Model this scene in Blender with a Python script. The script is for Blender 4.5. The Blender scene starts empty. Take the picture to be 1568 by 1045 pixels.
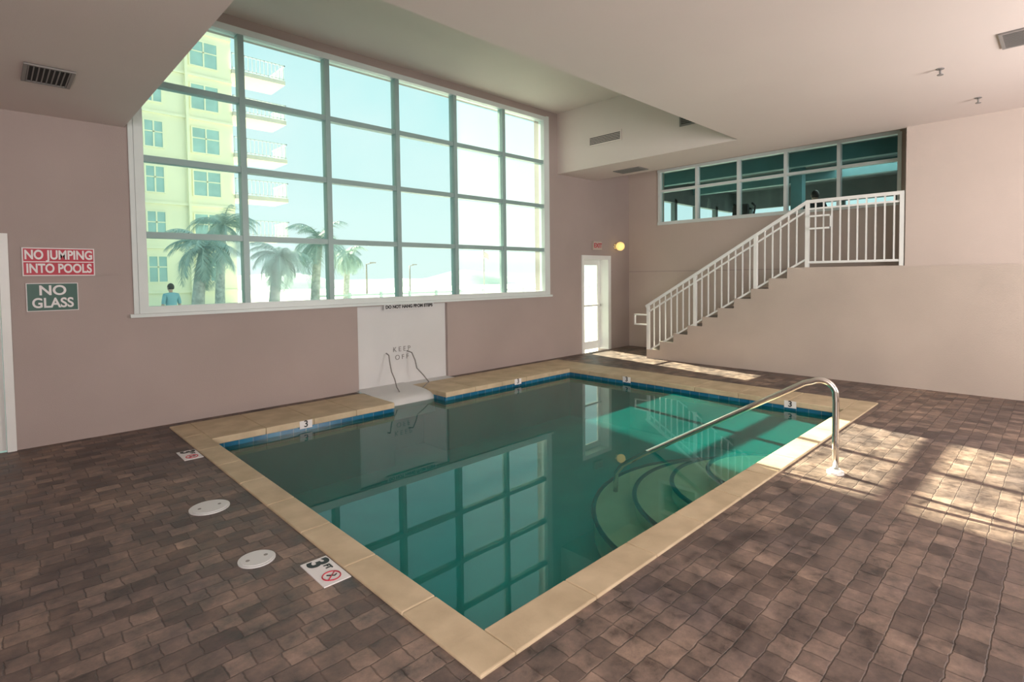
import bpy, bmesh, math, random
from mathutils import Vector, Matrix
random.seed(4)
S=bpy.context.scene
COL=S.collection
S.view_settings.view_transform='Standard'
# ------------------------------------------------------------------ helpers
def link(o,parent=None):
    COL.objects.link(o)
    if parent is not None: o.parent=parent
    return o
def empty(name,loc=(0,0,0)):
    e=bpy.data.objects.new(name,None); e.empty_display_size=.1; e.location=loc
    return link(e)
def mesh_obj(name,bm,mat,parent=None,smooth=False):
    me=bpy.data.meshes.new(name); bm.normal_update(); bm.to_mesh(me); bm.free()
    if smooth:
        for p in me.polygons: p.use_smooth=True
    for m in (mat if isinstance(mat,(list,tuple)) else [mat]): me.materials.append(m)
    return link(bpy.data.objects.new(name,me),parent)
def add_box(bm,a,b,mi=0):
    x0,y0,z0=[min(a[i],b[i]) for i in range(3)]; x1,y1,z1=[max(a[i],b[i]) for i in range(3)]
    v=[bm.verts.new(p) for p in((x0,y0,z0),(x1,y0,z0),(x1,y1,z0),(x0,y1,z0),(x0,y0,z1),(x1,y0,z1),(x1,y1,z1),(x0,y1,z1))]
    for f in((0,3,2,1),(4,5,6,7),(0,1,5,4),(1,2,6,5),(2,3,7,6),(3,0,4,7)):
        fc=bm.faces.new([v[i] for i in f]); fc.material_index=mi
    return v
def boxes(name,L,mat,parent=None,bevel=0):
    bm=bmesh.new()
    for t in L: add_box(bm,t[0],t[1],t[2] if len(t)>2 else 0)
    o=mesh_obj(name,bm,mat,parent)
    if bevel:
        m=o.modifiers.new('bev','BEVEL'); m.width=bevel; m.segments=2; m.limit_method='ANGLE'
    return o
def tube(bm,pts,r,seg=10,cap=True,mi=0):
    pts=[Vector(p) for p in pts]; rings=[]
    rr=r if isinstance(r,(list,tuple)) else [r]*len(pts)
    prev=None
    for i,p in enumerate(pts):
        if i==0: t=pts[1]-p
        elif i==len(pts)-1: t=p-pts[i-1]
        else: t=(pts[i+1]-p).normalized()+(p-pts[i-1]).normalized()
        t.normalize()
        if prev is None:
            a=Vector((0,0,1)) if abs(t.z)<.9 else Vector((1,0,0))
            n=t.cross(a).normalized()
        else: n=(prev-t*prev.dot(t)).normalized()
        prev=n; b=t.cross(n)
        rings.append([bm.verts.new(p+rr[i]*(math.cos(2*math.pi*k/seg)*n+math.sin(2*math.pi*k/seg)*b)) for k in range(seg)])
    for A,B in zip(rings,rings[1:]):
        for k in range(seg):
            f=bm.faces.new((A[k],A[(k+1)%seg],B[(k+1)%seg],B[k])); f.smooth=True; f.material_index=mi
    if cap:
        bm.faces.new(rings[0][::-1]).material_index=mi; bm.faces.new(rings[-1]).material_index=mi
def disc(bm,c,r,z0,z1,seg=40,mi=0):
    a=[bm.verts.new((c[0]+r*math.cos(2*math.pi*k/seg),c[1]+r*math.sin(2*math.pi*k/seg),z0)) for k in range(seg)]
    b=[bm.verts.new((v.co.x,v.co.y,z1)) for v in a]
    for k in range(seg): bm.faces.new((a[k],a[(k+1)%seg],b[(k+1)%seg],b[k])).material_index=mi
    bm.faces.new(b).material_index=mi; bm.faces.new(a[::-1]).material_index=mi
def text(name,body,size,loc,rot,mat,parent,bold=0.0,ext=.001,sx=1):
    c=bpy.data.curves.new(name,'FONT'); c.body=body; c.size=size; c.align_x='CENTER'; c.align_y='CENTER'
    c.offset=bold; c.extrude=ext; c.space_line=.85; c.materials.append(mat)
    o=bpy.data.objects.new(name,c); o.location=loc; o.rotation_euler=rot; o.scale=(sx,1,1)
    return link(o,parent)
# ------------------------------------------------------------------ materials
def mat(name,col,rough=.6,metal=0,noise=0,nscale=3,bump=0,bscale=60,emis=0,spec=.5,col2=None):
    m=bpy.data.materials.new(name); m.use_nodes=True; nt=m.node_tree; N=nt.nodes; b=N['Principled BSDF']
    b.inputs['Base Color'].default_value=(*col,1); b.inputs['Roughness'].default_value=rough
    b.inputs['Metallic'].default_value=metal; b.inputs['Specular IOR Level'].default_value=spec
    tc=N.new('ShaderNodeTexCoord')
    if noise or col2:
        n=N.new('ShaderNodeTexNoise'); n.inputs['Scale'].default_value=nscale; n.inputs['Detail'].default_value=6
        nt.links.new(tc.outputs['Object'],n.inputs['Vector'])
        r=N.new('ShaderNodeValToRGB'); e=r.color_ramp.elements
        c2=col2 if col2 else tuple(c*(1-noise) for c in col)
        e[0].position=.35;e[1].position=.68; e[0].color=(*c2,1); e[1].color=(*(col if col2 else tuple(min(1,c*(1+noise*.5)) for c in col)),1)
        nt.links.new(n.outputs['Fac'],r.inputs['Fac']); nt.links.new(r.outputs['Color'],b.inputs['Base Color'])
    if bump:
        n2=N.new('ShaderNodeTexNoise'); n2.inputs['Scale'].default_value=bscale; n2.inputs['Detail'].default_value=4
        nt.links.new(tc.outputs['Object'],n2.inputs['Vector'])
        bp=N.new('ShaderNodeBump'); bp.inputs['Strength'].default_value=bump; bp.inputs['Distance'].default_value=.01
        nt.links.new(n2.outputs['Fac'],bp.inputs['Height']); nt.links.new(bp.outputs['Normal'],b.inputs['Normal'])
    if emis:
        b.inputs['Emission Color'].default_value=(*col,1); b.inputs['Emission Strength'].default_value=emis
    return m
def glass(name,tint,refl_rough=0.0,ior=1.45,bump=0,bscale=3,base=None,basefac=0,transl=False):
    m=bpy.data.materials.new(name); m.use_nodes=True; nt=m.node_tree; N=nt.nodes
    N.remove(N['Principled BSDF']); out=N['Material Output']
    tr=N.new('ShaderNodeBsdfTransparent'); tr.inputs['Color'].default_value=(*tint,1)
    gl=N.new('ShaderNodeBsdfGlossy'); gl.inputs['Roughness'].default_value=refl_rough
    fr=N.new('ShaderNodeFresnel'); fr.inputs['IOR'].default_value=ior
    mx=N.new('ShaderNodeMixShader')
    nt.links.new(fr.outputs[0],mx.inputs[0]); nt.links.new(gl.outputs[0],mx.inputs[2])
    src=tr.outputs[0]
    if base:
        df=N.new('ShaderNodeBsdfTranslucent' if transl else 'ShaderNodeBsdfDiffuse'); df.inputs['Color'].default_value=(*base,1)
        m2=N.new('ShaderNodeMixShader'); m2.inputs[0].default_value=basefac
        nt.links.new(tr.outputs[0],m2.inputs[1]); nt.links.new(df.outputs[0],m2.inputs[2]); src=m2.outputs[0]
    nt.links.new(src,mx.inputs[1]); nt.links.new(mx.outputs[0],out.inputs['Surface'])
    if bump:
        tc=N.new('ShaderNodeTexCoord'); n=N.new('ShaderNodeTexNoise'); n.inputs['Scale'].default_value=bscale
        nt.links.new(tc.outputs['Object'],n.inputs['Vector'])
        bp=N.new('ShaderNodeBump'); bp.inputs['Strength'].default_value=bump; bp.inputs['Distance'].default_value=.02
        nt.links.new(n.outputs['Fac'],bp.inputs['Height'])
        nt.links.new(bp.outputs['Normal'],gl.inputs['Normal']); nt.links.new(bp.outputs['Normal'],fr.inputs['Normal'])
    return m
def paver_mat():
    m=bpy.data.materials.new('paver_stone'); m.use_nodes=True; nt=m.node_tree; N=nt.nodes; L=nt.links; b=N['Principled BSDF']
    tc=N.new('ShaderNodeTexCoord')
    nd=N.new('ShaderNodeTexNoise'); nd.inputs['Scale'].default_value=15; nd.inputs['Detail'].default_value=4
    L.new(tc.outputs['Object'],nd.inputs['Vector'])
    ad=N.new('ShaderNodeVectorMath'); ad.operation='MULTIPLY_ADD'; ad.inputs[1].default_value=(.024,.024,0)
    L.new(nd.outputs['Color'],ad.inputs[0]); L.new(tc.outputs['Object'],ad.inputs[2])
    br=N.new('ShaderNodeTexBrick'); L.new(ad.outputs[0],br.inputs['Vector'])
    br.inputs['Scale'].default_value=1; br.inputs['Brick Width'].default_value=.165; br.inputs['Row Height'].default_value=.118
    br.inputs['Mortar Size'].default_value=.005; br.inputs['Mortar Smooth'].default_value=.9; br.inputs['Bias'].default_value=-.05
    br.offset=.5; br.squash=.7; br.squash_frequency=3
    br.inputs['Color1'].default_value=(.105,.083,.078,1); br.inputs['Color2'].default_value=(.225,.178,.158,1); br.inputs['Mortar'].default_value=(.095,.075,.069,1)
    n=N.new('ShaderNodeTexNoise'); n.inputs['Scale'].default_value=1.1; n.inputs['Detail'].default_value=8; n.inputs['Roughness'].default_value=.65
    L.new(tc.outputs['Object'],n.inputs['Vector'])
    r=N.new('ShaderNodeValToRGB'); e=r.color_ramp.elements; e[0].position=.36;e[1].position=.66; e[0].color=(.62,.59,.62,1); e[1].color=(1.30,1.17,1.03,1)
    L.new(n.outputs['Fac'],r.inputs['Fac'])
    mx=N.new('ShaderNodeMix'); mx.data_type='RGBA'; mx.blend_type='MULTIPLY'; mx.inputs[0].default_value=1
    L.new(br.outputs['Color'],mx.inputs[6]); L.new(r.outputs['Color'],mx.inputs[7])
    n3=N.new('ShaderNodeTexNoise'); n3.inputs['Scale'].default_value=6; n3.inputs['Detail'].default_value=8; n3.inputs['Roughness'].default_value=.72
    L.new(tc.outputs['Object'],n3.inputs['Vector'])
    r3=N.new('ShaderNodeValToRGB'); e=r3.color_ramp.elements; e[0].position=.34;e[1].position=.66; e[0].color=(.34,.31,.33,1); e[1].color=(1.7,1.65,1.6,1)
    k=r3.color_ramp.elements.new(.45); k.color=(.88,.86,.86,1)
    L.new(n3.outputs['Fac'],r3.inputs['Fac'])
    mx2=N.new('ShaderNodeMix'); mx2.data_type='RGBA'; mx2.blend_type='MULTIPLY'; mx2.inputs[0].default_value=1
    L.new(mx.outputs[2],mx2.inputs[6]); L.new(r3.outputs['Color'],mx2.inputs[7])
    L.new(mx2.outputs[2],b.inputs['Base Color'])
    rr=N.new('ShaderNodeMapRange'); rr.inputs['To Min'].default_value=.3; rr.inputs['To Max'].default_value=.7; rr.inputs['From Min'].default_value=.3; rr.inputs['From Max'].default_value=.6
    L.new(n3.outputs['Fac'],rr.inputs['Value']); L.new(rr.outputs[0],b.inputs['Roughness'])
    bp=N.new('ShaderNodeBump'); bp.inputs['Strength'].default_value=.6; bp.inputs['Distance'].default_value=.009
    mm=N.new('ShaderNodeMath'); mm.operation='MULTIPLY_ADD'; mm.inputs[1].default_value=-.6
    L.new(br.outputs['Fac'],mm.inputs[0]); L.new(n3.outputs['Fac'],mm.inputs[2])
    L.new(mm.outputs[0],bp.inputs['Height']); L.new(bp.outputs['Normal'],b.inputs['Normal'])
    return m
def tile_mat():
    m=bpy.data.materials.new('waterline_tile'); m.use_nodes=True; nt=m.node_tree; N=nt.nodes; L=nt.links; b=N['Principled BSDF']
    tc=N.new('ShaderNodeTexCoord'); mp=N.new('ShaderNodeSeparateXYZ'); L.new(tc.outputs['Object'],mp.inputs[0])
    sm=N.new('ShaderNodeMath'); sm.operation='ADD'; L.new(mp.outputs[0],sm.inputs[0]); L.new(mp.outputs[1],sm.inputs[1])
    cb=N.new('ShaderNodeCombineXYZ'); L.new(sm.outputs[0],cb.inputs[0]); L.new(mp.outputs[2],cb.inputs[1])
    br=N.new('ShaderNodeTexBrick'); L.new(cb.outputs[0],br.inputs['Vector']); br.offset=0
    br.inputs['Scale'].default_value=1; br.inputs['Brick Width'].default_value=.15; br.inputs['Row Height'].default_value=.15
    br.inputs['Mortar Size'].default_value=.004
    br.inputs['Color1'].default_value=(.01,.11,.22,1); br.inputs['Color2'].default_value=(.02,.17,.30,1); br.inputs['Mortar'].default_value=(.15,.24,.30,1)
    L.new(br.outputs['Color'],b.inputs['Base Color']); b.inputs['Roughness'].default_value=.15
    return m
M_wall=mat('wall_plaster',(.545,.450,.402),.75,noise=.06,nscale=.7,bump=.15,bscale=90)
M_wall_backlit=mat('window_wall_plaster_backlit',(.405,.328,.304),.75,noise=.07,nscale=.7,bump=.15,bscale=90)  # wall plaster darkened, the backlit shade is put into its colour
M_wall_low=mat('lower_wall_plaster',(.50,.415,.358),.7,noise=.09,nscale=.9,bump=.2,bscale=70)
M_ceil=mat('ceiling_paint',(.70,.60,.565),.8,noise=.03,nscale=.6,bump=.1,bscale=120)
M_white=mat('white_enamel',(.80,.80,.78),.35,noise=.03)
M_alu=mat('window_frame_white',(.68,.73,.72),.35,noise=.03)
M_mull=mat('mullion_backlit_shade',(.30,.42,.41),.35,noise=.04)  # white aluminium bars, darkened in colour for their backlit shade
M_pave=paver_mat()
M_cope=mat('coping_limestone',(.62,.49,.33),.6,nscale=4,col2=(.48,.37,.24),bump=.2,bscale=50)
M_tile=tile_mat()
M_basin=mat('pool_plaster',(.01,.42,.40),.6,noise=.1,nscale=2)
M_step=mat('pool_step_plaster',(.80,.92,.60),.6,noise=.08,nscale=3)
M_edge=mat('step_edge_tile',(.01,.07,.07),.3,noise=.1)
M_water=glass('pool_water',(.74,.97,.92),ior=1.46,bump=.02,bscale=1.2,base=(.0,.34,.32),basefac=.22)
M_glass=glass('window_glass_hazed',(.93,.99,.98),ior=1.14,base=(.85,.97,.95),basefac=.024,transl=True)  # small translucent share mixed in to give the panes haze and glare
M_glass2=glass('interior_glass',(.80,.92,.92),ior=1.3)
M_chrome=mat('stainless_steel',(.80,.78,.74),.16,metal=1,noise=.03)
M_grey=mat('vent_grey',(.24,.22,.21),.5,noise=.05)
M_dark=mat('dark_gap',(.035,.033,.033),.8,noise=.1)
M_red=mat('sign_red',(.50,.02,.05),.4,noise=.04)
M_green=mat('sign_green',(.035,.11,.085),.4,noise=.04)
M_sw=mat('sign_white',(.80,.76,.76),.5,noise=.02)
M_black=mat('paint_black',(.02,.02,.02),.5,noise=.1)
M_panel=mat('white_panel_gelcoat',(.66,.65,.65),.45,noise=.04,nscale=1.5,bump=.05)
M_lamp=mat('lamp_globe_warm',(1,.70,.24),.4,emis=.9,noise=0)
M_tread=mat('stair_tread_concrete',(.26,.23,.21),.7,noise=.1,bump=.2)
# ------------------------------------------------------------------ dims
Yw=7.39; Xs=9.635; Xr=11.06; X0=-2.6; Y0=-3.6
px0,px1,py0,py1=1.623,7.575,1.904,6.34
ox0,ox1,oy0,oy1=1.435,8.2,1.70,7.2
zc=3.80; lz=3.42; lx=1.14; sX=8.49; Yc=3.66; zh=5.02; rz=4.15
nx0,nx1=3.88,4.74
T=.3
# ------------------------------------------------------------------ floor
zb=-.2
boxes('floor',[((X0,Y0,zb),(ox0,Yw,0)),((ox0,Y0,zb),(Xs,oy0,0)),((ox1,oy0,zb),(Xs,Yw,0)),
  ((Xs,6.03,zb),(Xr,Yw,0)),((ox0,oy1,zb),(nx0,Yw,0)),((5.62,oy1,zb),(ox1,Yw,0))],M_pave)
pool=empty('swimming_pool')
L=[]
def strip(x0,x1,y0,y1,axis,n):
    g=.002
    for i in range(n):
        if axis=='x':
            a=x0+(x1-x0)*i/n; b=x0+(x1-x0)*(i+1)/n; L.append(((a+g,y0,-.06),(b-g,y1,.015)))
        else:
            a=y0+(y1-y0)*i/n; b=y0+(y1-y0)*(i+1)/n; L.append(((x0,a+g,-.06),(x1,b-g,.015)))
strip(ox0,px0+.02,oy0,oy1,'y',9)
strip(px0+.02,ox1,oy0,py0+.02,'x',11)
strip(px1-.02,ox1,py0+.02,oy1,'y',8)
strip(px0+.02,nx0,py1-.02,oy1,'x',4)
strip(nx1,px1-.02,py1-.02,oy1,'x',5)
boxes('coping',L,M_cope,pool,bevel=.008)
zp=-.85
boxes('basin',[((px0,py0,zp-.1),(px1,py1,zp)),((px0-.1,py0-.1,zp-.1),(px0,py1+.1,-.06)),((px1,py0-.1,zp-.1),(px1+.1,py1+.1,-.06)),
  ((px0,py0-.1,zp-.1),(px1,py0,-.06)),((px0,py1,zp-.1),(nx0,7.0,-.061)),((nx1,py1,zp-.1),(px1,7.0,-.061)),
  ((nx0-.0,6.9,zp-.1),(nx1,7.0,-.06)),((nx0,py1,zp-.1),(nx1,7.0,zp))],M_basin,pool)
t=.006
boxes('waterline_band',[((px0,py0,-.2),(px0+t,py1,-.055)),((px1-t,py0,-.2),(px1,py1,-.055)),((px0,py0,-.2),(px1,py0+t,-.055)),
  ((px0,py1-t,-.2),(nx0,py1,-.055)),((nx1,py1-t,-.2),(px1,py1,-.055)),((nx1-t,py1,-.2),(nx1,6.6,-.055))],M_tile,pool)
bm=bmesh.new()
zw=-.11
for (a,b,c,d) in((px0+t,px1-t,py0+t,py1-t),(nx0,nx1-t,py1-t,6.6)):
    vs=[bm.verts.new(p) for p in((a,c,zw),(b,c,zw),(b,d,zw),(a,d,zw))]; bm.faces.new(vs)
mesh_obj('water_surface',bm,M_water,pool)
cx=5.25; cy=py0+t
bm=bmesh.new(); bm2=bmesh.new()
for r,z in((1.68,-.62),(1.28,-.48),(.92,-.34),(.58,-.20)):
    seg=40; ang=[math.pi*k/seg for k in range(seg+1)]
    a=[bm.verts.new((cx+r*math.cos(q),cy+r*math.sin(q),zp)) for q in ang]
    b=[bm.verts.new((v.co.x,v.co.y,z)) for v in a]
    for k in range(seg): bm.faces.new((a[k],a[k+1],b[k+1],b[k]))
    bm.faces.new(b)
    tube(bm2,[(cx+(r-.012)*math.cos(q),cy+.02+(r-.012)*math.sin(q),z) for q in ang],.022,8)
mesh_obj('entry_steps',bm,M_step,pool); mesh_obj('step_nosing',bm2,M_edge,pool)
R90=math.radians(90)
for i,X in enumerate((2.66,6.22)):
    boxes('depth_tile_up_%d'%i,[((X-.075,py1-.024,-.08),(X+.075,py1-.0202,.012))],M_sw,pool)
    text('depth_digit_%d'%i,'3',.11,(X,py1-.026,-.03),(R90,0,0),M_black,pool,.002)
for i,Y in enumerate((5.1,2.55)):
    boxes('depth_tile_side_%d'%i,[((px1-.024,Y-.075,-.08),(px1-.0202,Y+.075,.012))],M_sw,pool)
    text('depth_digit_side_%d'%i,'3',.11,(px1-.026,Y,-.03),(R90,0,-R90),M_black,pool,.002)
# ------------------------------------------------------------------ walls
wx0,wx1,wz0,wz1=1.25,8.11,1.355,4.86
dx0,dx1,dz=9.30,10.22,2.08
ax0,ax1,az=-.86,.075,2.12
qx0,qx1,qz=3.93,5.60,1.27; qd=.07
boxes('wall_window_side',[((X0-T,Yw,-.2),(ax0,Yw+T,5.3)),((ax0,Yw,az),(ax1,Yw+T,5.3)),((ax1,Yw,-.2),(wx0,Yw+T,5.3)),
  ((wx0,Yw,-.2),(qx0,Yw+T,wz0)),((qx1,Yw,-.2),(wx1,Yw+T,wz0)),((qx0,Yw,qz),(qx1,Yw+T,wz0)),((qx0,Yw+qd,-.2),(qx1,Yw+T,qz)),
  ((wx0,Yw,wz1),(wx1,Yw+T,5.3)),((wx1,Yw,-.2),(dx0,Yw+T,5.3)),((dx0,Yw,dz),(dx1,Yw+T,5.3)),((dx1,Yw,-.2),(Xr+T,Yw+T,5.3))],M_wall_backlit)
ye=1.695; zl=1.796
boxes('wall_right',[((Xs,Y0,zl),(Xs+T,ye,rz)),((Xs+.006,Y0,zl-.012),(Xs+T,ye,zl)),((Xs,Y0,-.2),(Xs+T,ye,zl-.012),1)],[M_wall,M_wall_low])
uy=[6.56-.905*i for i in range(6)]; uz0,uz1=2.872,4.05
boxes('wall_stair_back',[((Xr,ye-T,-.2),(Xr+.2,Yw,uz0)),((Xr,uy[0],uz0),(Xr+.2,Yw,rz)),((Xr,ye-T,uz1),(Xr+.2,uy[0],rz+.1)),((Xr,ye-T,uz0),(Xr+.2,uy[5]-.0,uz1))],M_wall)
boxes('wall_landing_end',[((Xs+T,ye-T,-.2),(Xr,ye-.004,rz))],M_wall)
boxes('wall_left',[((X0-T,Y0,-.2),(X0,Yw,4))],M_wall)
boxes('wall_rear',[((X0-T,Y0-T,-.2),(Xs+T,Y0,4))],M_wall)
boxes('trim_1',[((ax1+.08,Yw-.012,1.775),(wx0-.09,Yw,1.79)),((8.25,Yw-.012,1.775),(9.2,Yw,1.79)),((10.36,Yw-.012,1.775),(Xr-.013,Yw,1.79)),
   ((Xr-.012,3.1,1.775),(Xr,Yw-.001,1.79))],M_wall_backlit)
boxes('ceiling',[((lx,Y0,zc),(Xs+.0,Yc,zc+.15)),((sX,Yc,zc),(Xs,Yw,zc+.15)),((sX,Yc+.0,zc+.15),(sX+.12,Yw,zh)),((lx,Yc-.12,zc+.15),(sX+.12,Yc,zh)),
  ((lx-.12,Yc-.12,zh),(sX+.12,Yw,zh+.15)),
  ((Xs,ye-T,rz),(Xr+.2,Yw,rz+.15)),((Xs,ye,zc),(Xs+.06,Yw,rz))],M_ceil)
boxes('ceiling_soffit_left',[((X0,Y0,lz),(lx,Yw,lz+.12)),((lx-.12,Y0,lz+.12),(lx,Yw,zh))],M_ceil)
# ------------------------------------------------------------------ stairs
st=empty('staircase')
L=[];Lt=[]
n=10; run=(6.02-3.017)/n; rise=zl/n
for i in range(n):
    y1=6.02-run*i; zt=rise*(i+1)
    L.append(((Xs,y1-run,0),(Xr-.005,y1,zt-.02))); Lt.append(((Xs+.03,y1-run,zt-.02),(Xr-.005,y1+.02,zt)))
    L.append(((Xs,y1-run,zt-.02),(Xs+.03,y1,zt)))
boxes('steps',L,M_wall_low,st); boxes('treads',Lt,M_tread,st)
boxes('landing',[((Xs,ye,0),(Xr-.005,3.017,zl-.012)),((Xs+.006,ye,zl-.012),(Xr-.005,3.017,zl))],M_wall_low,st)
bm=bmesh.new(); xr=Xs+.04
def bar(x0,y0,z0,x1,y1,z1,w=.022):
    p=Vector((x0,y0,z0)); q=Vector((x1,y1,z1)); tdir=(q-p).normalized(); n1=Vector((1,0,0)); n2=tdir.cross(n1).normalized()
    vs=[]
    for c in(p,q):
        for a,b in((-1,-1),(1,-1),(1,1),(-1,1)): vs.append(bm.verts.new(c+n1*w*a+n2*w*b))
    for f in((3,2,1,0),(4,5,6,7),(0,1,5,4),(1,2,6,5),(2,3,7,6),(3,0,4,7)): bm.faces.new([vs[i] for i in f])
def zs(y): return zl*(6.02-y)/3.003
H=1.07
def railz(y): return (zs(y)+H) if y>3.02 else zl+H
bar(xr,6.05,railz(6.05),xr,3.02,zl+H,.026); bar(xr,3.03,zl+H,xr,ye+.02,zl+H,.026)
bar(xr,6.0,zs(6.0)+.14,xr,3.02,zl+.14,.015); bar(xr,3.03,zl+.08,xr,ye+.02,zl+.08,.018)
bar(xr,6.0,zs(6.0)+H-.14,xr,3.02,zl+H-.14,.014); bar(xr,3.03,zl+H-.12,xr,ye+.02,zl+H-.12,.014)
for y in(6.0,4.98,3.85,3.02,ye+.045):
    bar(xr,y,max(0,zs(y)-.05) if y>3.1 else zl-.02,xr,y,railz(y)+.02,.028)
y=5.87
while y>3.08:
    bar(xr,y,zs(y)+.13,xr,y,railz(y)-.0,.010); y-=.128
y=2.9
while y>ye+.1:
    bar(xr,y,zl+.08,xr,y,zl+H,.010); y-=.118
for yy,zz,s in((6.0,.88,1),(2.98,2.62,-1)):
    xx=xr-.06 if s<0 else xr
    bar(xx,yy,zz,xx,yy+.32*s,zz,.014); bar(xx,yy,zz-.2,xx,yy+.32*s,zz-.2,.014); bar(xx,yy+.32*s,zz+.014,xx,yy+.32*s,zz-.214,.014)
mesh_obj('railing',bm,M_white,st)
# ------------------------------------------------------------------ window_1
w=empty('window_1')
yf0,yf1=Yw-.03,Yw+.12
L=[((wx0-.03,yf0,wz0-.03),(wx0+.06,yf1,wz1+.03)),((wx1-.06,yf0,wz0-.03),(wx1+.03,yf1,wz1+.03)),((wx0+.06,yf0+.004,wz0-.03),(wx1-.06,yf1-.004,wz0+.05)),((wx0+.06,yf0+.004,wz1-.05),(wx1-.06,yf1-.004,wz1+.03))]
boxes('frame',L,M_alu,w)
L=[]
cw=(wx1-wx0)/6; rh=(wz1-wz0)/4
for i in range(1,6): L.append(((wx0+cw*i-.036,Yw-.015,wz0+.05),(wx0+cw*i+.036,yf1-.01,wz1-.05)))
for j in range(1,4): L.append(((wx0+.06,Yw-.005,wz0+rh*j-.036),(wx1-.06,yf1-.02,wz0+rh*j+.036)))
boxes('mullions',L,M_mull,w)
boxes('pane',[((wx0+.03,Yw+.05,wz0+.03),(wx1-.03,Yw+.056,wz1-.03))],M_glass,w)
boxes('trim_2',[((wx0-.12,Yw-.05,wz0-.07),(wx1+.14,Yw-.0,wz0-.032)),((wx0-.08,Yw-.02,wz0-.03),(wx0-.031,Yw,wz1+.05)),((wx1+.031,Yw-.02,wz0-.03),(wx1+.10,Yw,wz1+.05))],M_alu)
w=empty('window_2')
L=[((Xr-.03,uy[5],uz0-.04),(Xr+.1,uy[0]+.04,uz0+.03)),((Xr-.03,uy[5],uz1-.03),(Xr+.1,uy[0]+.04,uz1+.03))]
for i in range(6): L.append(((Xr-.028,uy[i]-.028,uz0),(Xr+.098,uy[i]+.028,uz1)))
L.append(((Xr-.025,uy[5],3.57),(Xr+.096,uy[0],3.62)))
boxes('frame',L,M_alu,w)
boxes('pane',[((Xr+.05,uy[5],uz0),(Xr+.056,uy[0],uz1))],M_glass2,w)
# ------------------------------------------------------------------ doors
d=empty('door_1')
yb=Yw+.22
boxes('casing',[((dx0-.06,Yw-.02,0),(dx0-.001,Yw-.001,dz)),((dx1+.001,Yw-.02,0),(dx1+.08,Yw-.001,dz)),((dx1-.02,Yw-.018,0),(dx1,Yw+.24,dz-.02)),((dx0,Yw-.018,0),(dx0+.02,Yw+.24,dz-.02)),((dx0,Yw-.016,dz-.02),(dx1,Yw+.24,dz)),((dx0-.06,Yw-.022,dz),(dx1+.08,Yw-.001,dz+.07))],M_white,d)
boxes('leaf',[((dx0+.02,yb,0.02),(dx0+.10,yb+.045,dz-.02)),((dx1-.11,yb,.02),(dx1-.02,yb+.045,dz-.02)),((dx0+.10,yb+.002,.02),(dx1-.11,yb+.043,.2)),((dx0+.10,yb+.002,dz-.14),(dx1-.11,yb+.043,dz-.02)),
  ((dx0+.05,yb-.05,1.0),(dx1-.06,yb-.02,1.04)),((dx0+.05,yb-.05,1.0),(dx0+.08,yb,1.04)),((dx1-.09,yb-.05,1.0),(dx1-.06,yb,1.04))],M_white,d)
boxes('glass',[((dx0+.08,yb+.02,.18),(dx1-.1,yb+.026,dz-.13))],M_glass,d)
d=empty('door_2')
boxes('casing',[((ax1,Yw-.03,0),(ax1+.07,Yw,az)),((ax0-.07,Yw-.03,0),(ax0,Yw,az)),((ax0-.07,Yw-.032,az),(ax1+.07,Yw,az+.07))],M_white,d)
boxes('leaf',[((ax0+.005,Yw+.03,.01),(ax1-.005,Yw+.075,az-.005)),((ax0+.12,Yw+.015,.2),(ax1-.12,Yw+.03,.95)),((ax0+.12,Yw+.015,1.1),(ax1-.12,Yw+.03,1.95))],M_white,d)
bm=bmesh.new(); tube(bm,[(ax1-.07,Yw+.03,1),(ax1-.07,Yw-.03,1),(ax1-.19,Yw-.03,1)],.011); mesh_obj('handle',bm,M_chrome,d)
# ------------------------------------------------------------------ white recessed panel
p=empty('keep_off_panel')
yp=Yw+qd-.012
boxes('backboard',[((qx0+.001,yp,-.05),(qx1-.001,Yw+qd-.001,qz-.001))],M_panel,p)
bm=bmesh.new()
prof=[(yp,.022),(7.25,.018),(7.12,.016),(6.98,.012),(6.82,.002),(6.70,-.02),(6.62,-.06),(6.58,-.3)]
N=10
rows=[]
for (yy,zz) in prof:
    row=[]
    for k in range(N+1):
        u=k/N; x=nx0+.003+(nx1-nx0-.006)*u
        if yy>Yw: x=max(x,qx0+.002)
        row.append(bm.verts.new((x,yy,zz-.004*math.sin(math.pi*u))))
    rows.append(row)
for A,B in zip(rows,rows[1:]):
    for k in range(N): bm.faces.new((A[k],A[k+1],B[k+1],B[k]))
mesh_obj('spill_apron',bm,M_panel,p,smooth=True)
boxes('plinth',[((nx1+.001,7.201,-.06),(qx1-.002,yp,.012))],M_panel,p)
bm=bmesh.new()
for x,s in((4.40,-1),(4.86,1)):
    tube(bm,[(x-.04*s,yp,.52),(x-.02*s,7.34,.50),(x,7.28,.38),(x-.01,7.22,.26),(x+.03*s,7.10,.16),(x+.06*s,7.0,.06),(x+.08*s if s<0 else x-.12,6.9,.01)],.009,8)
mesh_obj('grab_bars',bm,M_grey,p)
text('lettering_top','DO NOT HANG FROM STEPS',.068,(4.85,Yw-.003,1.245),(R90,0,0),M_black,p,.004)
boxes('lettering_strip',[((4.38,Yw-.002,1.205),(5.32,Yw-.0005,1.285))],M_panel,p)
text('lettering_keep','K E E P',.11,(4.72,yp-.006,.56),(R90,0,0),M_grey,p,.0)
text('lettering_off','O F F',.11,(4.72,yp-.006,.43),(R90,0,0),M_grey,p,.0)
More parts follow.
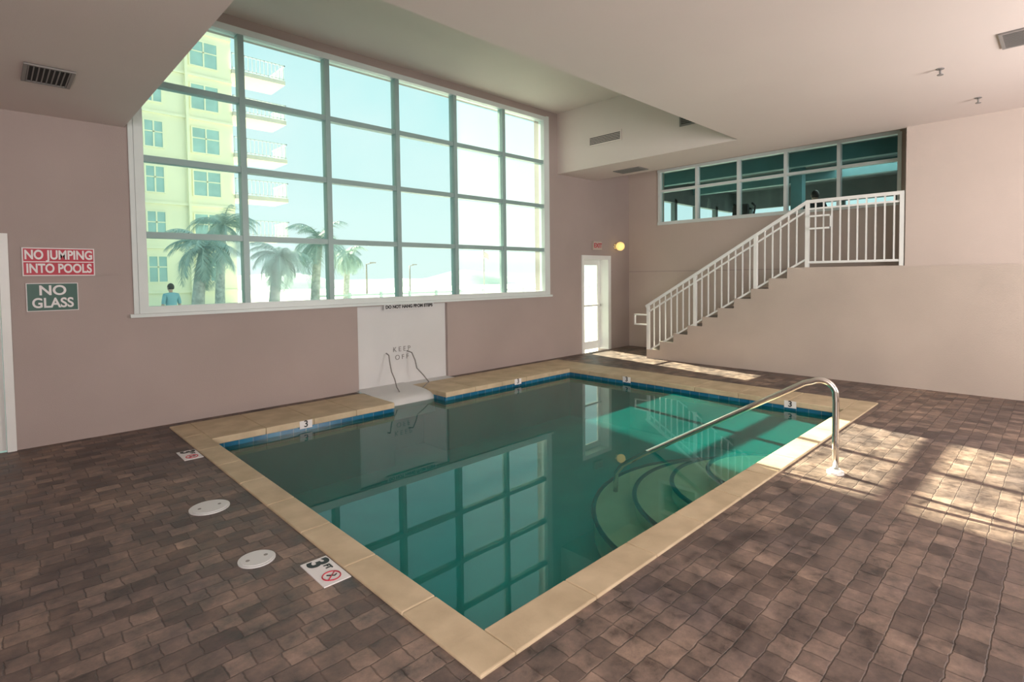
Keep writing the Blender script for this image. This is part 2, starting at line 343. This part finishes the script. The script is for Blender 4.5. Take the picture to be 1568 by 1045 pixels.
# ------------------------------------------------------------------ signs
s=empty('no_jumping_sign')
boxes('board',[((.245,Yw-.014,1.765),(.83,Yw-.001,2.055))],M_sw,s)
boxes('face',[((.255,Yw-.016,1.775),(.82,Yw-.013,1.905)),((.255,Yw-.016,1.915),(.82,Yw-.013,2.045))],M_red,s)
text('line_1','NO JUMPING',.13,(.5375,Yw-.018,1.978),(R90,0,0),M_sw,s,.004,sx=.72)
text('line_2','INTO POOLS',.13,(.5375,Yw-.018,1.838),(R90,0,0),M_sw,s,.004,sx=.70)
s=empty('no_glass_sign')
boxes('board',[((.265,Yw-.014,1.40),(.68,Yw-.001,1.69))],M_sw,s)
boxes('face',[((.272,Yw-.016,1.407),(.673,Yw-.013,1.683))],M_green,s)
text('line_1','NO',.14,(.4725,Yw-.018,1.61),(R90,0,0),M_sw,s,.0035)
text('line_2','GLASS',.14,(.4725,Yw-.018,1.48),(R90,0,0),M_sw,s,.0035,sx=.85)
def depthtile(X,Y):
    s=empty('depth_marker_tile')
    boxes('tile',[((X-.08,Y-.16,.0),(X+.08,Y+.16,.006))],M_sw,s)
    text('figure','3',.17,(X,Y+.105,.0075),(0,0,-R90),M_black,s,.006)
    text('unit','FT',.05,(X+.03,Y+.03,.0075),(0,0,-R90),M_black,s,.002)
    bm=bmesh.new()
    tube(bm,[(X+.05*math.cos(a),Y-.08+.05*math.sin(a),.007) for a in [2*math.pi*k/24 for k in range(25)]],.004,6)
    tube(bm,[(X-.035,Y-.115,.007),(X+.035,Y-.045,.007)],.004,6); mesh_obj('no_diving_ring',bm,M_red,s)
    bm=bmesh.new(); tube(bm,[(X-.02,Y-.06,.007),(X+.015,Y-.09,.007),(X+.03,Y-.08,.007)],.004,6); mesh_obj('diver',bm,M_black,s)
depthtile(1.345,2.98); depthtile(1.345,5.93)
for (x,y,r) in((1.125,4.44,.135),(1.11,3.405,.105)):
    bm=bmesh.new(); disc(bm,(x,y),r,0,.008); disc(bm,(x,y),r*.86,.008,.012)
    disc(bm,(x+r*.5,y),.012,.012,.0135,12,1); disc(bm,(x-r*.5,y),.012,.012,.0135,12,1)
    mesh_obj('skimmer_lid',bm,[M_panel,M_grey])
# ------------------------------------------------------------------ handrail
h=empty('pool_handrail')
bm=bmesh.new()
A=Vector((5.10,1.36,0)); D=Vector((-.17,1,0)).normalized()
def P(s,z): q=A+D*s; return (q.x,q.y,z)
pts=[P(0,0),P(0,.3),P(0,.6)]
for k in range(1,9):
    a=math.pi - (math.pi-math.radians(57))*k/8
    pts.append(P(.115+.115*math.cos(a),.66+.125*math.sin(a)))
pts+= [P(.24,.745),P(1.72,-.16),P(1.95,-.32),P(2.02,-.42),P(2.03,-.62)]
tube(bm,pts,.026,14); mesh_obj('tube',bm,M_chrome,h)
bm=bmesh.new(); disc(bm,(A.x,A.y),.065,0,.018,24); disc(bm,(A.x,A.y),.04,.018,.04,24); mesh_obj('flange',bm,M_white,h)
# ------------------------------------------------------------------ vents etc.
def vent(name,a,b,axis,mats=(M_grey,M_dark)):
    bm=bmesh.new(); (x0,y0,z0),(x1,y1,z1)=a,b; f=.025
    if axis=='z':
        add_box(bm,(x0,y0,z0-.003),(x1,y1,z0-.0005),1)
        add_box(bm,(x0,y0,z0-.015),(x0+f,y1,z0-.001)); add_box(bm,(x1-f,y0,z0-.015),(x1,y1,z0-.001)); add_box(bm,(x0+f,y0,z0-.015),(x1-f,y0+f,z0-.001)); add_box(bm,(x0+f,y1-f,z0-.015),(x1-f,y1,z0-.001))
        n=max(5,int((x1-x0)/.03))
        for i in range(1,n): 
            x=x0+(x1-x0)*i/n; add_box(bm,(x-.004,y0+f,z0-.013),(x+.004,y1-f,z0-.004))
    else:
        add_box(bm,(x0-.003,y0,z0),(x0-.0005,y1,z1),1)
        add_box(bm,(x0-.015,y0,z0),(x0-.001,y0+f,z1)); add_box(bm,(x0-.015,y1-f,z0),(x0-.001,y1,z1)); add_box(bm,(x0-.015,y0+f,z0),(x0-.001,y1-f,z0+f)); add_box(bm,(x0-.015,y0+f,z1-f),(x0-.001,y1-f,z1))
        for i in range(1,7):
            z=z0+(z1-z0)*i/7; add_box(bm,(x0-.013,y0+f,z-.005),(x0-.004,y1-f,z+.005))
    return mesh_obj(name,bm,list(mats))
vent('air_vent',(.25,5.7,lz),(.57,6.2,lz),'z')
vent('air_vent',(6.5,0.0,zc),(6.95,.49,zc),'z')
vent('air_vent',(9.1,5.85,zc),(9.45,6.45,zc),'z')
vent('air_vent',(sX,5.82,4.2),(sX,6.58,4.4),'x',(M_ceil,M_dark))
vent('air_vent',(sX,3.95,4.2),(sX,4.65,4.4),'x',(M_grey,M_dark))
def sprinkler(x,y):
    bm=bmesh.new(); disc(bm,(x,y),.035,zc-.008,zc,20); tube(bm,[(x,y,zc-.005),(x,y,zc-.06)],.01,8); disc(bm,(x,y),.028,zc-.068,zc-.06,16); mesh_obj('fire_sprinkler',bm,M_grey)
sprinkler(8.68,.82); sprinkler(7.15,.98)
s=empty('exit_sign'); boxes('housing',[((9.62,Yw-.05,2.27),(9.92,Yw-.001,2.46))],M_wall_low,s,bevel=.006); text('word','EXIT',.14,(9.77,Yw-.053,2.365),(R90,0,0),M_red,s,.003)
s=empty('wall_globe_lamp',(0,0,0))
bm=bmesh.new(); bmesh.ops.create_uvsphere(bm,u_segments=24,v_segments=16,radius=.10,matrix=Matrix.Translation((10.5,Yw-.14,2.37))); mesh_obj('globe',bm,M_lamp,s,True)
bm=bmesh.new(); tube(bm,[(10.5,Yw-.001,2.37),(10.5,Yw-.02,2.37)],.07,20); tube(bm,[(10.5,Yw-.02,2.37),(10.5,Yw-.07,2.37)],.03,12); mesh_obj('bracket',bm,M_chrome,s)
# ------------------------------------------------------------------ people
M_skin=mat('skin',(.52,.33,.25),.5,noise=.04); M_hair=mat('hair_dark',(.03,.022,.018),.6,noise=.2)
def skin_mesh(name,verts,edges,radii,root,m,parent,levels=2):
    me=bpy.data.meshes.new(name); me.from_pydata([tuple(v) for v in verts],edges,[]); me.materials.append(m)
    o=link(bpy.data.objects.new(name,me),parent)
    md=o.modifiers.new('skin','SKIN'); md.use_smooth_shade=True
    sv=me.skin_vertices[0].data
    for i,r in enumerate(radii):
        sv[i].radius=(r,r) if not isinstance(r,tuple) else r
        sv[i].use_root=(i==root)
    s=o.modifiers.new('sub','SUBSURF'); s.levels=levels; s.render_levels=levels
    return o
def person(name,loc,yaw,h,shirt,trouser,hair=M_hair):
    e=empty(name,loc); e.rotation_euler=(0,0,yaw); k=h/1.75
    def V(*a): return Vector(a)*k
    torso=[V(0,0,.95),V(0,.01,1.10),V(0,.0,1.28),V(0,.01,1.42),V(0,.0,1.50),V(.17,.01,1.42),V(-.17,.01,1.42),V(.215,.02,1.28),V(-.215,.02,1.28),V(.235,.02,1.16),V(-.235,.02,1.16)]
    skin_mesh('shirt',torso,[(0,1),(1,2),(2,3),(3,4),(3,5),(3,6),(5,7),(6,8),(7,9),(8,10)],[(.17*k,.115*k),(.15*k,.105*k),(.17*k,.12*k),(.14*k,.10*k),.06*k,.07*k,.07*k,.055*k,.055*k,.052*k,.052*k],0,shirt,e)
    legs=[V(0,0,.96),V(.10,0,.88),V(-.10,0,.88),V(.11,-.01,.50),V(-.11,-.01,.50),V(.115,.02,.10),V(-.115,.02,.10)]
    skin_mesh('trousers',legs,[(0,1),(0,2),(1,3),(2,4),(3,5),(4,6)],[.14*k,.10*k,.10*k,.068*k,.068*k,.05*k,.05*k],0,trouser,e)
    for s in(-1,1):
        skin_mesh('shoe',[V(.115*s,.05,.045),V(.118*s,-.06,.045),V(.122*s,-.16,.035)],[(0,1),(1,2)],[.045*k,.048*k,.035*k],0,M_black,e)
        skin_mesh('forearm',[V(.232*s,.02,1.19),V(.245*s,0,1.10),V(.255*s,-.05,.88),V(.258*s,-.065,.80)],[(0,1),(1,2),(2,3)],[.045*k,.042*k,.028*k,(.02*k,.036*k)],0,M_skin,e)
        for q in range(4):
            y=-.095+.02*q; ln=(.075,.088,.082,.065)[q]
            skin_mesh('finger_%d'%q,[V(.258*s,y,.80),V(.26*s,y-.004,.80-ln*.5),V(.252*s,y-.006,.80-ln)],[(0,1),(1,2)],[.0095*k,.009*k,.0075*k],0,M_skin,e,1)
        skin_mesh('thumb',[V(.25*s,-.095,.84),V(.235*s,-.118,.80),V(.232*s,-.122,.765)],[(0,1),(1,2)],[.012*k,.0105*k,.009*k],0,M_skin,e,1)
    skin_mesh('neck',[V(0,0,1.46),V(0,-.005,1.56),V(0,-.01,1.60)],[(0,1),(1,2)],[.055*k,.052*k,.055*k],0,M_skin,e)
    bm=bmesh.new(); bmesh.ops.create_uvsphere(bm,u_segments=28,v_segments=20,radius=1)
    for v in bm.verts:
        x,y,z=v.co; wj=1-.22*max(0,-z)**1.2
        v.co=Vector((x*.076*wj, y*.095*(1-.12*max(0,-z))-.01-.012*max(0,-z), 1.635+z*.115))*k
    bmesh.ops.create_uvsphere(bm,u_segments=8,v_segments=6,radius=1,matrix=Matrix.Translation(V(0,-.106,1.617))@Matrix.Diagonal((.012*k,.018*k,.022*k,1)))
    for s in(-1,1): bmesh.ops.create_uvsphere(bm,u_segments=8,v_segments=6,radius=1,matrix=Matrix.Translation(V(.077*s,0,1.63))@Matrix.Diagonal((.01*k,.018*k,.03*k,1)))
    mesh_obj('head',bm,M_skin,e,True)
    bm=bmesh.new()
    for s in(-1,1): bmesh.ops.create_uvsphere(bm,u_segments=8,v_segments=6,radius=1,matrix=Matrix.Translation(V(.029*s,-.098,1.645))@Matrix.Diagonal((.012*k,.006*k,.007*k,1)))
    mesh_obj('eyes',bm,M_black,e,True)
    bm=bmesh.new(); bmesh.ops.create_uvsphere(bm,u_segments=8,v_segments=6,radius=1,matrix=Matrix.Translation(V(0,-.098,1.578))@Matrix.Diagonal((.022*k,.006*k,.006*k,1))); mesh_obj('mouth',bm,M_red,e,True)
    bm=bmesh.new(); bmesh.ops.create_uvsphere(bm,u_segments=24,v_segments=16,radius=1)
    for v in list(bm.verts):
        x,y,z=v.co; v.co=Vector((x*.083,y*.098+.006,1.65+z*.112))*k
    bmesh.ops.delete(bm,geom=[v for v in bm.verts if v.co.z<1.585*k or (v.co.y<-.055*k and v.co.z<1.70*k)],context='VERTS')
    mesh_obj('hair',bm,hair,e,True)
    return e
person('person_standing',(12.8,3.85,1.79),math.radians(120),1.68,mat('dark_shirt',(.03,.035,.04),.8,noise=.1),M_black)
person('person_standing',(3.62,17.4,-.1),math.radians(200),1.72,mat('blue_shirt',(.22,.44,.50),.8,noise=.1),M_grey)
# ------------------------------------------------------------------ upper room
g=empty('upper_room_shell')
M_gd=mat('upper_room_dark_paint',(.16,.18,.18),.7,noise=.1); M_gt=mat('upper_room_teal_steel',(.10,.24,.25),.5,noise=.1)
M_blind=mat('roller_blind_tan',(.45,.36,.26),.8,noise=.08)
gx=17.5; gy=Yw+T
boxes('upper_floor_slab',[((Xr+.2,-2,1.6),(gx,gy,1.79))],M_gd,g)
boxes('upper_ceiling',[((Xr+.2,-2,4.3),(gx,gy,4.45))],M_gd,g)
L=[((gx,-2,1.6),(gx+.15,gy,2.5)),((gx,-2,3.75),(gx+.15,gy,4.45)),((Xr+.2,-2.15,1.6),(gx,-2,4.4)),
   ((Xr+.2,gy,1.6),(gx,gy+.15,2.4)),((Xr+.2,gy,3.7),(gx,gy+.15,4.4)),((Xr,-2,1.6),(Xr+.2,ye-T,4.4))]
y=-2
while y<gy: L.append(((gx,y,2.4),(gx+.12,y+.14,3.8))); y+=1.3
x=Xr+.2
while x<gx: L.append(((x,gy,2.3),(x+.14,gy+.12,3.8))); x+=1.25
boxes('upper_outer_wall',L,M_gd,g)
boxes('upper_beams',[((12.6,-2,4.0),(12.8,gy,4.3)),((14.8,-2,4.0),(15,gy,4.3)),((gx-.1,-2,3.05),(gx,gy,3.12)),((Xr+.2,gy-.1,3.05),(gx,gy,3.12)),((14,4.5,1.8),(14.25,4.75,4.3))],M_gt,g)
boxes('upper_blinds',[((gx-.06,.4,2.9),(gx-.03,1.5,3.8)),((gx-.06,1.75,3.1),(gx-.03,2.8,3.8)),((gx-.06,-.9,2.9),(gx-.03,.15,3.8))],M_blind,g)
def machine(x,y):
    m=empty('elliptical_trainer'); bm=bmesh.new()
    tube(bm,[(x-.5,y,1.83),(x+.7,y,1.83)],.05,10); tube(bm,[(x-.5,y-.3,1.83),(x-.5,y+.3,1.83)],.04,8); tube(bm,[(x+.7,y-.3,1.83),(x+.7,y+.3,1.83)],.04,8)
    tube(bm,[(x-.35,y,1.85),(x-.2,y,2.5),(x-.1,y,3.1)],[.09,.06,.05],10)
    for s in(-1,1): tube(bm,[(x-.2,y+.12*s,2.4),(x-.05,y+.22*s,2.85),(x+.05,y+.25*s,3.25),(x-.02,y+.2*s,3.32)],.025,8); tube(bm,[(x-.3,y+.15*s,2.0),(x+.6,y+.15*s,2.05)],.035,8)
    mesh_obj('frame',bm,M_black,m)
    boxes('console',[((x-.16,y-.17,3.02),(x-.06,y+.17,3.3)),((x-.6,y-.12,1.88),(x-.1,y+.12,2.35))],M_black,m,bevel=.02)
machine(12.6,5.3); machine(14.6,2.2)
# ------------------------------------------------------------------ exterior
M_sand=mat('sand_and_paving',(.66,.72,.66),.9,nscale=.3,col2=(.54,.62,.58))
M_sea=mat('sea_water',(.30,.55,.55),.3,noise=.1)
M_fac=mat('facade_yellow_stucco',(.93,.87,.64),.8,noise=.05,nscale=.4)
M_fac2=mat('facade_side_stucco',(.66,.59,.50),.8,noise=.05)
M_wteal=mat('facade_window_teal',(.38,.57,.54),.2,noise=.15,nscale=1)
M_palm=mat('palm_leaf_hazed',(.44,.54,.49),.7,nscale=2,col2=(.32,.42,.38)); M_trunk=mat('palm_bark',(.50,.50,.46),.9,noise=.3,nscale=6)  # leaf tints paled so the colour carries the outdoor haze
boxes('ground_outside',[((-60,Yw+T,-.5),(200,130,-.1))],M_sand)
boxes('sea_outside',[((-300,130,-.6),(700,900,-.3))],M_sea)
bm=bmesh.new()
nx,ny=60,8
grid=[[bm.verts.new((20+i*3.2,95+j*3,-.15+max(0,(2.1+1.1*math.sin(i*.37)+.6*math.sin(i*.93+1)))*math.sin(math.pi*j/ny))) for j in range(ny+1)] for i in range(nx+1)]
for i in range(nx):
    for j in range(ny): bm.faces.new((grid[i][j],grid[i+1][j],grid[i+1][j+1],grid[i][j+1]))
mesh_obj('sand_dunes',bm,mat('dune_grass_green',(.26,.42,.39),.9,noise=.15,nscale=.4),None,True)
L=[((12,27,.75),(60,27.08,.85)),((12,27,.35),(60,27.08,.42))]
x=12
while x<60: L.append(((x,26.96,-.1),(x+.12,27.1,.95))); x+=1.9
boxes('boardwalk_fence',L,mat('fence_paint',(.5,.58,.55),.8,noise=.05))
b=empty('apartment_building')
bx=11.7; by=38
boxes('main_block',[((-22,by,-.1),(bx,by+22,34))],M_fac,b)
L=[((9.0,by-.25,-.1),(9.15,by,34)),((5.9,by-.25,-.1),(6.05,by,34))]
Lw=[];Lf=[]
zc0=[2.4+2.68*k for k in range(12)]
for z in zc0:
    for (a,c) in((9.35,10.85),(6.85,7.75),(4.0,5.2),(1.0,2.2),(-2,-.8)):
        Lw.append(((a,by-.04,z-.75),(c,by+.01,z+.75)))
        Lf+= [((a-.08,by-.07,z-.82),(c+.08,by-.0,z-.75)),((a-.08,by-.07,z+.75),(c+.08,by,z+.82)),((a-.08,by-.07,z-.75),(a,by,z+.75)),((c,by-.07,z-.75),(c+.08,by,z+.75)),(((a+c)/2-.04,by-.07,z-.75),((a+c)/2+.04,by,z+.75)),((a,by-.07,z+.1),(c,by,z+.16))]
    L.append(((-22,by-.12,z-1.45),(bx+.0,by,z-1.3)))
boxes('bands',L,M_fac,b); boxes('window_glazing',Lw,M_wteal,b); boxes('window_frames',Lf,M_fac,b)
Lr=[];Ls=[]; bd=2.4
for z in(4.6,7.27,9.95,12.6,15.3):
    Ls.append(((bx,by-.2,z-.26),(bx+3.4,by+bd,z)))
    y0b=by-.2; x1b=bx+3.4
    Lr+=[((bx,y0b,z+1.0),(x1b,y0b+.06,z+1.07)),((x1b-.06,y0b,z+1.0),(x1b,by+bd,z+1.07)),((bx,y0b,z+.08),(x1b,y0b+.05,z+.13))]
    x=bx
    while x<x1b: Lr.append(((x,y0b,z),(x+.04,y0b+.04,z+1.05))); x+=.25
    y=by
    while y<by+bd: Lr.append(((x1b-.04,y,z),(x1b,y+.04,z+1.05))); y+=.25
boxes('balcony_slabs',Ls,M_fac2,b); boxes('balcony_railings',Lr,M_alu,b)
boxes('balcony_doors',[((bx,by+.3,z+.05),(bx+.05,by+2.2,z+2.1)) for z in(4.6,7.27,9.95,12.6,15.3)],M_wteal,b)
def palm(x,y,h,R,n=34,lean=.3):
    bm=bmesh.new()
    pts=[(x+lean*(k/8)**2,y,-.1+(h+.1)*k/8) for k in range(9)]
    tube(bm,pts,[.24-.08*k/8 for k in range(9)],10,mi=1)
    c=Vector(pts[-1])
    for i in range(n):
        a=2*math.pi*i/n*3+random.uniform(-.3,.3); el=random.uniform(-.7,1.3); LN=R*random.uniform(.75,1.15)
        d0=Vector((math.cos(a),math.sin(a),0)); side=Vector((-math.sin(a),math.cos(a),0))
        sp=[]; K=14
        p=c.copy(); e=el
        for k in range(K+1):
            sp.append(p.copy()); p=p+(d0*math.cos(e)+Vector((0,0,math.sin(e))))*LN/K; e-=.13
        tube(bm,sp,[.03*(1-k/(K+2)) for k in range(K+1)],4)
        for k in range(1,K):
            w=R*.30*math.sin(math.pi*(k+.8)/(K+1))
            tdir=(sp[k+1]-sp[k]).normalized()
            for s in(-1,1):
                for q in(0,.33,.66):
                    bse=sp[k].lerp(sp[k+1],q)
                    tip=bse+side*s*w*random.uniform(.6,.9)+tdir*w*.6+Vector((0,0,-w*random.uniform(.2,.7)))
                    bm.faces.new([bm.verts.new(bse),bm.verts.new(bse+tdir*.035),bm.verts.new(tip)])
    mesh_obj('palm_tree',bm,[M_palm,M_trunk])
for (x,y,h,R) in((11.25,25.3,3.5,2.1),(8.2,22.3,2.6,1.5),(5.49,22.4,2.9,1.7),(8.24,29.5,4.4,1.9),(18.0,35.4,3.4,1.7)):
    palm(x,y,h,R)
def post(x,y,h,arm=.8):
    bm=bmesh.new(); tube(bm,[(x,y,-.1),(x,y,h)],[.12,.07],8); tube(bm,[(x,y,h-.05),(x+arm,y,h+.12)],.05,6); add_box(bm,(x+arm-.3,y-.15,h+.08),(x+arm+.3,y+.15,h+.2)); mesh_obj('street_lamp',bm,M_grey)
post(30.1,54.3,3.3); post(42,63.8,3.4)
x,y=39.5,45.3; f=empty('flag_pole'); bm=bmesh.new(); tube(bm,[(x,y,-.1),(x,y,4.7)],.06,8); mesh_obj('pole',bm,M_grey,f)
bm=bmesh.new(); g1=[]
for i in range(9): g1.append([bm.verts.new((x+i*.10,y+.1*math.sin(i*.9),4.6-j*.2-i*.06)) for j in range(4)])
for i in range(8):
    for j in range(3): bm.faces.new((g1[i][j],g1[i+1][j],g1[i+1][j+1],g1[i][j+1]))
mesh_obj('flag',bm,mat('flag_faded',(.5,.35,.36),.8,noise=.2),f,True)
# ------------------------------------------------------------------ world and lights
W=bpy.data.worlds.new('World'); S.world=W; W.use_nodes=True; nt=W.node_tree; N=nt.nodes; bg=N['Background']
tc=N.new('ShaderNodeTexCoord'); sp=N.new('ShaderNodeSeparateXYZ'); nt.links.new(tc.outputs['Generated'],sp.inputs[0])
cr=N.new('ShaderNodeValToRGB'); e=cr.color_ramp.elements
e[0].position=0; e[0].color=(.78,.90,.87,1); e[1].position=.6; e[1].color=(.40,.74,.78,1)
k=cr.color_ramp.elements.new(.10); k.color=(.74,.90,.88,1); k=cr.color_ramp.elements.new(.28); k.color=(.54,.84,.86,1)
nt.links.new(sp.outputs[2],cr.inputs[0])
ns=N.new('ShaderNodeTexNoise'); ns.inputs['Scale'].default_value=2.2; ns.inputs['Detail'].default_value=6; nt.links.new(tc.outputs['Generated'],ns.inputs['Vector'])
cr2=N.new('ShaderNodeValToRGB'); cr2.color_ramp.elements[0].position=.45; cr2.color_ramp.elements[1].position=.70; nt.links.new(ns.outputs['Fac'],cr2.inputs[0])
mx=N.new('ShaderNodeMix'); mx.data_type='RGBA'; mx.inputs[7].default_value=(.78,.89,.89,1)
nt.links.new(cr2.outputs['Color'],mx.inputs[0]); nt.links.new(cr.outputs['Color'],mx.inputs[6]); nt.links.new(mx.outputs[2],bg.inputs['Color'])
bg.inputs['Strength'].default_value=1.15
sl=bpy.data.lights.new('sun','SUN'); sl.energy=34; sl.angle=.008; sl.color=(1,.86,.63)
so=link(bpy.data.objects.new('sun',sl)); dv=Vector((-.19,-1,-.475)); so.rotation_euler=dv.to_track_quat('-Z','Y').to_euler()
def area(name,loc,dir,size,e,col=(1,.97,.945)):
    l=bpy.data.lights.new(name,'AREA'); l.shape='SQUARE'; l.size=size; l.energy=e; l.color=col
    o=link(bpy.data.objects.new(name,l)); o.location=loc; o.rotation_euler=Vector(dir).to_track_quat('-Z','Y').to_euler(); return o
area('rear_fill_light',(-1.6,-2.6,2.0),(.8,.55,.22),2.2,330)  # added fill behind the camera, brightens the interior
area('rear_fill_light',(6.5,-3.0,2.0),(.05,.8,.5),2.2,290)  # second added fill, out of view, lifts walls and ceiling
area('upper_fill_light',(14,3,4.2),(0,0,-1),2,50,(1,1,.95))  # added fill that makes the upper room show through its panes
# ------------------------------------------------------------------ camera
yaw,pit,ro=math.radians(45.98),math.radians(2.11),math.radians(.682)
fw=Vector((math.cos(yaw),math.sin(yaw),0)); rt=Vector((math.sin(yaw),-math.cos(yaw),0)); up=Vector((0,0,1))
f2=fw*math.cos(pit)-up*math.sin(pit); u2=up*math.cos(pit)+fw*math.sin(pit)
r3=rt*math.cos(ro)-u2*math.sin(ro); u3=u2*math.cos(ro)+rt*math.sin(ro)
cd=bpy.data.cameras.new('camera'); cd.sensor_width=36; cd.lens=827.4/1568*36; cd.shift_y=-68.2/1568; cd.clip_end=2000; cd.clip_start=.05
co=link(bpy.data.objects.new('camera',cd))
mt=Matrix.Identity(4)
for i in range(3): mt[i][0]=r3[i]; mt[i][1]=u3[i]; mt[i][2]=-f2[i]
mt[2][3]=1.7
co.matrix_world=mt
S.camera=co
